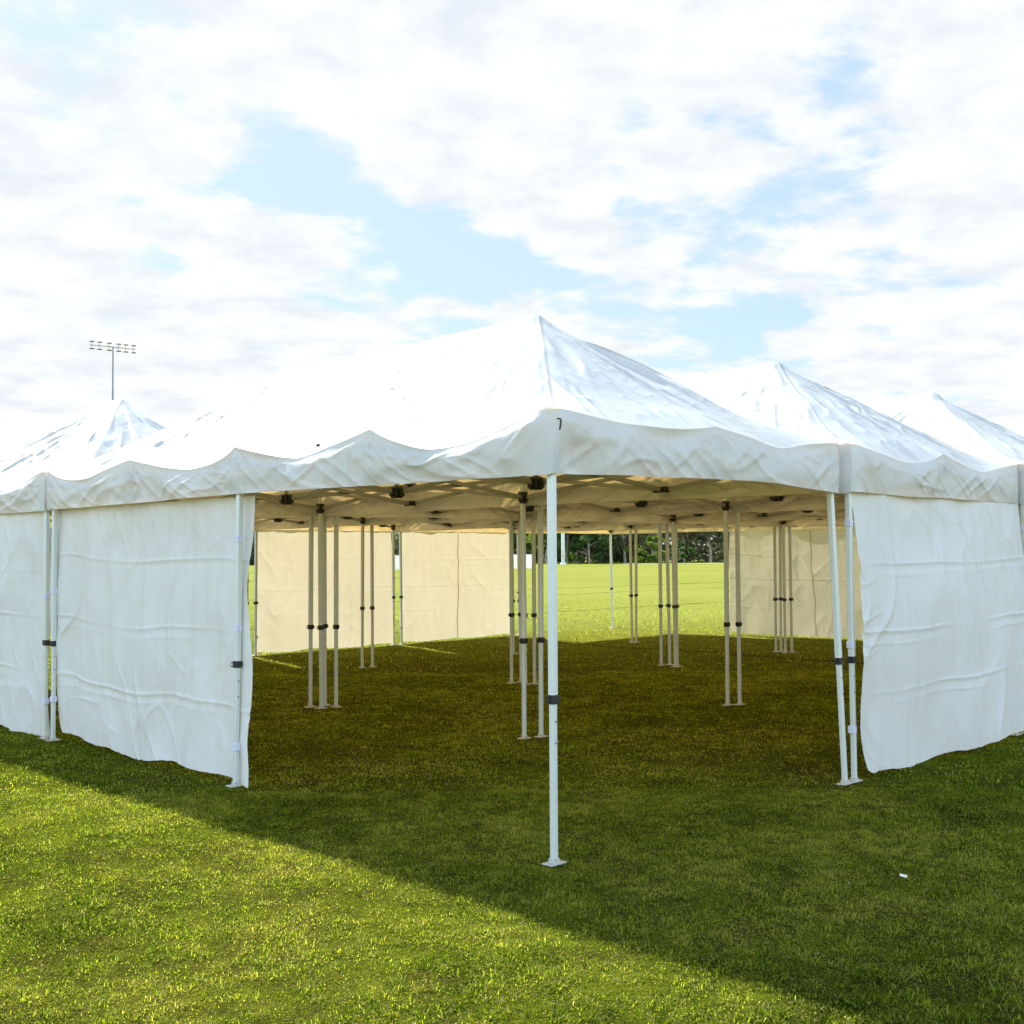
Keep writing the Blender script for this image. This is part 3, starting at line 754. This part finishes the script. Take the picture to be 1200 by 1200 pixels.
def tree(label, x, y, H, wd, kind, seed, cat='tree', name='gum_tree', low=0.25, nclump=34, per=230, leaf=0.42):
    r = np.random.default_rng(seed)
    root = empty(name, (x, y, 0)); tag(root, label, cat, 'trees along the far side of the field')
    cs, rs, ts = [], [], []
    mb = MB()
    tw = 0.022 * H
    n6 = [(math.cos(q), math.sin(q)) for q in np.linspace(0, 2 * math.pi, 7, endpoint=False)]
    top = Vector((r.normal(0, 0.03 * H), r.normal(0, 0.03 * H), H * 0.62))
    segs = 5; prev = Vector((0, 0, 0))
    def cone(a, b, ra, rb):
        a = Vector(a); b = Vector(b); d = (b - a).normalized(); s = d.orthogonal().normalized(); u = d.cross(s)
        k = len(n6)
        mb.add([a + s * p * ra + u * q * ra for p, q in n6] + [b + s * p * rb + u * q * rb for p, q in n6], [(i, (i + 1) % k, k + (i + 1) % k, k + i) for i in range(k)])
    for k in range(segs):
        nx = top * ((k + 1) / segs) + Vector((r.normal(0, 0.01 * H), r.normal(0, 0.01 * H), 0))
        cone(prev, nx, tw * (1 - 0.14 * k), tw * (1 - 0.14 * (k + 1))); prev = nx
    for k in range(nclump):
        zf = low + (1 - low) * r.random() ** 0.8
        prof = math.sin(math.pi * min(1, max(0.02, (zf - low * 0.6) / (1.04 - low * 0.6)))) ** 0.6
        ang = r.uniform(0, 2 * math.pi); rad = wd * 0.5 * prof * r.random() ** 0.5
        c = np.array([math.cos(ang) * rad, math.sin(ang) * rad, zf * H * 0.94])
        rr = H * r.uniform(0.06, 0.12)
        cs.append(c); rs.append(np.array([rr * 1.25, rr * 1.25, rr * 0.8])); ts.append(r.uniform(0.2, 0.8))
        if k % 3 == 0:
            st = top * min(0.95, max(0.2, zf * 0.9)); cone(st, Vector(c), tw * 0.35, tw * 0.12)
    mb.build('trunk', M['bark'], root, smooth=True)
    co, f, tn = leaf_cloud(cs, rs, per, leaf, r, ts)
    leaf_obj('crown', co, f, tn, LEAF[kind], root)
    return root

D = 242.0
def wx(px, d): return (px - 600) / 1372.6 * d
specs = [
    ('round dark green tree just right of the front pole, against the wood', 690, 182, 8.2, 8.2, 'dark', 'shade_tree'),
    ('tall dark tree behind the pale steel pole', 664, 188, 11.2, 6.9, 'dark', 'shade_tree'),
    ('grey green gum tree between the front pole and the round dark tree', 676, 191, 11.6, 6.9, 'gum', 'gum_tree'),
    ('pale gum tree directly behind the lone sunlit corner leg', 716, 192, 12.0, 6.9, 'gum', 'gum_tree'),
    ('olive gum tree just left of the slim middle leg pair', 732, 191, 12.0, 6.0, 'olive', 'gum_tree'),
    ('wide grey green gum tree above the bright bush', 762, 192, 12.0, 8.6, 'gum', 'gum_tree'),
    ('olive gum tree in the gap beside the three-leg cluster', 800, 194, 12.9, 7.7, 'olive', 'gum_tree'),
    ('tall gum tree with dense crown left of the right leg pair', 832, 191, 12.9, 9.5, 'gum', 'gum_tree'),
    ('green tree seen left of the front pole behind the near leg pair', 640, 186, 10.3, 6.0, 'bright', 'shade_tree'),
    ('dark tree at the left end of the open gap, over the white fence', 612, 191, 9.5, 6.0, 'dark', 'shade_tree'),
    ('gum tree at the right end of the visible tree line, behind the right leg pair', 856, 192, 12.0, 7.7, 'gum', 'gum_tree'),
]
for k, (lab, px, d, H, wd, kind, nm) in enumerate(specs):
    tree(lab, wx(px, d), d, H, wd, kind, 300 + k, name=nm)
bush = [
    ('bright yellow green bush in front of the gums, beside the leg pair', 766, 177, 4.3, 4.3, 'bright'),
    ('small bright bush left of the leg pair, at the grass edge', 745, 177, 2.9, 3.9, 'bright'),
    ('dark green bush right of the three-leg cluster', 796, 179, 3.6, 4.3, 'dark'),
    ('low pale green bush beside the foot of the pale pole', 672, 177, 1.5, 3.4, 'bright'),
    ('low green bush under the round dark tree', 704, 177, 1.7, 3.4, 'dark'),
]
for k, (lab, px, d, H, wd, kind) in enumerate(bush):
    tree(lab, wx(px, d), d, H, wd, kind, 400 + k, 'bush', 'bush', low=0.08, nclump=20, per=200, leaf=0.3)

r = np.random.default_rng(5)
cs, rs, ts = [], [], []
for k in range(2000):
    x = r.uniform(-150, 170); y = r.uniform(199, 218)
    hmax = 5.0 + 8.0 / (1 + math.exp(-(x + 6) / 5)) + 2.5 * math.sin(x * 0.21) + 1.5 * math.sin(x * 0.53)
    z = hmax * r.random() ** 1.25
    cs.append(np.array([x, y, z])); rr = r.uniform(1.3, 2.7); rs.append(np.array([rr * 1.3, rr, rr])); ts.append(r.uniform(0.1, 0.9))
co, f, tn = leaf_cloud(cs, rs, 100, 0.9, r, ts)
tag(leaf_obj('woodland', co, f, tn, LEAF['gum']), 'far band of grey green woodland behind the field', 'woodland', kind='stuff')

# white boarded fence in the field
fy = 116.0
fr = empty('boundary_fence', (wx(520, fy), fy, 0)); tag(fr, 'low white panel fence standing in the sunny field behind the tents', 'fence')
xs = np.linspace(wx(430, fy), wx(626, fy), 7) - wx(520, fy)
for a, b in zip(xs[:-1], xs[1:]):
    mb = MB(); mb.box(((a + b) / 2, 0, 0.84), ((b - a) / 2 - 0.06, 0.03, 0.68), 0.01); mb.box(((a + b) / 2, -0.045, 1.50), ((b - a) / 2 - 0.06, 0.016, 0.05), 0.005)
    mb.build('fence_panel', M['banner'], fr)
for a in xs:
    mb = MB(); mb.box((a, 0, 0.80), (0.055, 0.055, 0.80), 0.01); mb.build('post', M['whitepaint'], fr)

def pole_prof(r, n=10): return [(r * math.cos(q), r * math.sin(q)) for q in np.linspace(0, 2 * math.pi, n, endpoint=False)]
def taper(mb, H, r0, r1, n=12):
    v = [(r0 * math.cos(q), r0 * math.sin(q), 0) for q in np.linspace(0, 2 * math.pi, n, endpoint=False)] + [(r1 * math.cos(q), r1 * math.sin(q), H) for q in np.linspace(0, 2 * math.pi, n, endpoint=False)]
    mb.add(v, [(i, (i + 1) % n, n + (i + 1) % n, n + i) for i in range(n)] + [tuple(range(n, 2 * n))])

# floodlight mast
FD = 170.0
fx = (131 - 600) / 1372.6 * FD; FH = 1.6 + (649 - 399 - 3) / 1372.6 * FD
fm = empty('floodlight_mast', (fx, FD, 0), math.atan2(5.0, 6.4)); tag(fm, 'tall grey floodlight mast with two rows of lamps above the left tents', 'floodlight')
mb = MB(); taper(mb, FH, 0.26, 0.10); mb.build('pole', M['greypole'], fm, True)
for dz in (0.0,):
    mb = MB(); mb.tube(pole_prof(0.07), (-3.3, 0, FH + dz), (3.3, 0, FH + dz)); mb.build('crossarm', M['arm'], fm)
for k in range(6):
    x = (-3.1, -2.0, -0.6, 0.8, 1.85, 3.0)[k]
    for dz in (0.50, -0.55):
        mb = MB(); mb.tube(pole_prof(0.035, 6), (x, 0, FH), (x, 0, FH + dz * 0.8)); mb.box((x, -0.12, FH + dz), (0.34, 0.22, 0.055), 0.03)
        mb.box((x, -0.30, FH + dz - 0.05), (0.30, 0.20, 0.05), 0.03); mb.build('floodlight', M['lamp'], fm)
# pale pole before the trees
pm = empty('steel_pole', (wx(659.5, 165), 165, 0)); tag(pm, 'pale green steel pole before the far trees, just right of the front tent pole', 'pole')
mb = MB(); taper(mb, 11.0, 0.27, 0.22); mb.build('pole_shaft', M['palepole'], pm, True)
mb = MB(); mb.box((0, 0, 0.15), (0.4, 0.4, 0.15), 0.04); mb.build('footing', M['whitepaint'], pm)
mb = MB(); mb.box((0, -0.30, 1.7), (0.25, 0.14, 0.45), 0.03); mb.build('switch_box', M['palepole'], pm)

# white scrap on the lawn
def ground_pt(px, py):
    a = (px - 600) / FPX; b = (py - 600) / FPX
    c, s = math.cos(ROLL), math.sin(ROLL); a, b = a * c + b * s, -a * s + b * c
    cp, sp = math.cos(PITCH), math.sin(PITCH)
    d = Vector((a, cp + b * sp, sp - b * cp)); t = -CAM_H / d.z
    return d.x * t, d.y * t
sx_, sy_ = ground_pt(1059, 1034)
mb = MB(); mb.tube([(0.009 * math.cos(q), 0.007 * math.sin(q)) for q in np.linspace(0, 2 * math.pi, 9, endpoint=False)], (-0.014, 0.010, 0.034), (0.014, -0.008, 0.028))
o = mb.build('litter_scrap', M['scrap'], None, True); o.location = (sx_, sy_, 0)
tag(o, 'tiny white scrap lying on the shaded grass in front of the right wall', 'litter')

# ------------------------------------------------------------------ light and sky
sh = (0.30 * U + 1.10 * V)
sdir = Vector((sh[0], sh[1], 1.0)).normalized()
elev = math.asin(sdir.z); az = math.atan2(sdir.x, sdir.y)
sun = bpy.data.lights.new('sun', 'SUN'); sun.energy = 3.6; sun.angle = math.radians(1.8); sun.color = (1.0, 0.95, 0.86)
so = bpy.data.objects.new('sun', sun); COL.objects.link(so); so.location = (0, 0, 40)
so.rotation_mode = 'QUATERNION'; so.rotation_quaternion = sdir.to_track_quat('Z', 'Y')

w = bpy.data.worlds.new('World'); scene.world = w; w.use_nodes = True
nt = w.node_tree; nt.nodes.clear()
wo = N(nt, 'ShaderNodeOutputWorld'); bg = N(nt, 'ShaderNodeBackground'); bg.inputs[1].default_value = 0.085
nt.links.new(bg.outputs[0], wo.inputs[0])
sky = N(nt, 'ShaderNodeTexSky', sky_type='NISHITA'); sky.sun_disc = False; sky.sun_elevation = elev; sky.sun_rotation = az
sky.air_density = 1.0; sky.dust_density = 0.6; sky.ozone_density = 1.2
tc = N(nt, 'ShaderNodeTexCoord').outputs['Generated']
sp = N(nt, 'ShaderNodeSeparateXYZ'); nt.links.new(tc, sp.inputs[0])
zc = math_n(nt, 'MAXIMUM', sp.outputs[2], 0.0)
den = math_n(nt, 'ADD', zc, 0.16)
cb = N(nt, 'ShaderNodeCombineXYZ')
nt.links.new(math_n(nt, 'DIVIDE', sp.outputs[0], den), cb.inputs[0]); nt.links.new(math_n(nt, 'DIVIDE', sp.outputs[1], den), cb.inputs[1])
n_big = noise(nt, cb.outputs[0], 1.15, 3, 0.5)
n_mid = noise(nt, cb.outputs[0], 3.5, 10, 0.58, 0.15)
cov = math_n(nt, 'ADD', math_n(nt, 'MULTIPLY', n_big, 0.45), math_n(nt, 'MULTIPLY', n_mid, 0.75))
def direction(px, py):
    a = (px - 600) / FPX; b = (py - 600) / FPX
    cp, spn = math.cos(PITCH), math.sin(PITCH)
    return Vector((a, cp + b * spn, spn - b * cp)).normalized()
# openings in the cloud deck: (direction, angular half-size, depth)
for px, py, rad, k in ((470, 285, 100, 0.125), (620, 335, 90, 0.13), (780, 330, 90, 0.12), (340, 215, 60, 0.10), (75, 115, 65, 0.11), (1000, 190, 60, 0.12), (1000, 40, 45, 0.10), (20, 60, 60, 0.03), (740, 140, 40, 0.05),
                       (1170, 320, 60, 0.06), (170, 265, 70, 0.08), (900, 350, 80, 0.09), (540, 110, 90, -0.07), (950, 60, 110, -0.05), (880, 240, 80, -0.05), (150, 420, 200, -0.05)):
    dv_ = direction(px, py)
    dn = N(nt, 'ShaderNodeVectorMath', operation='DISTANCE'); nt.links.new(tc, dn.inputs[0]); dn.inputs[1].default_value = dv_
    g = math_n(nt, 'DIVIDE', dn.outputs['Value'], rad / FPX)
    g = math_n(nt, 'POWER', 2.718, math_n(nt, 'MULTIPLY', math_n(nt, 'MULTIPLY', g, g), -1.0))
    cov = math_n(nt, 'SUBTRACT', cov, math_n(nt, 'MULTIPLY', g, k))
def smap(v, a, b, c, d):
    m_ = N(nt, 'ShaderNodeMapRange', interpolation_type='SMOOTHSTEP'); nt.links.new(v, m_.inputs[0])
    for k_, x_ in enumerate((a, b, c, d)): m_.inputs[k_ + 1].default_value = x_
    return m_.outputs[0]
back = smap(sp.outputs[1], 0.55, -0.1, 0.0, 1.0)
high = smap(sp.outputs[2], 0.42, 0.75, 0.0, 1.0)
cov = math_n(nt, 'SUBTRACT', cov, math_n(nt, 'MULTIPLY', high, 0.12))
mask = N(nt, 'ShaderNodeMapRange', interpolation_type='SMOOTHSTEP'); nt.links.new(cov, mask.inputs[0])
mask.inputs[1].default_value = 0.445; mask.inputs[2].default_value = 0.56
shade = N(nt, 'ShaderNodeMapRange'); nt.links.new(noise(nt, cb.outputs[0], 5.5, 8, 0.6, 0.2), shade.inputs[0])
shade.inputs[1].default_value = 0.35; shade.inputs[2].default_value = 0.65; shade.inputs[3].default_value = 0.0; shade.inputs[4].default_value = 1.0
cl = mixc(nt, shade.outputs[0], (3.20, 3.42, 3.63), (4.15, 4.18, 4.25))
blue = mixc(nt, 0.82, sky.outputs[0], mixc(nt, high, (2.15, 2.80, 3.75), (1.1, 2.0, 3.4)))
col = mixc(nt, mask.outputs[0], blue, cl)
# added fill: unseen sky low behind the camera, brightened to light the shaded walls
fill_sky = mixc(nt, smap(sp.outputs[2], 0.25, 0.75, 0.0, 1.0), mixc(nt, shade.outputs[0], (7.8, 9.2, 10.0), (9.4, 10.7, 11.4)), (1.1, 2.1, 3.7))
col = mixc(nt, back, col, fill_sky)
nt.links.new(col, bg.inputs[0])

vs = scene.view_settings
scene.display_settings.display_device = 'sRGB'
vs.view_transform = 'Standard'; vs.look = 'None'; vs.exposure = 1.62; vs.gamma = 1.0; vs.use_curve_mapping = False
scene.render.engine = 'CYCLES'
scene.cycles.max_bounces = 10; scene.cycles.diffuse_bounces = 5; scene.cycles.transmission_bounces = 8
scene.cycles.use_denoising = True
scene.cycles.sample_clamp_indirect = 6
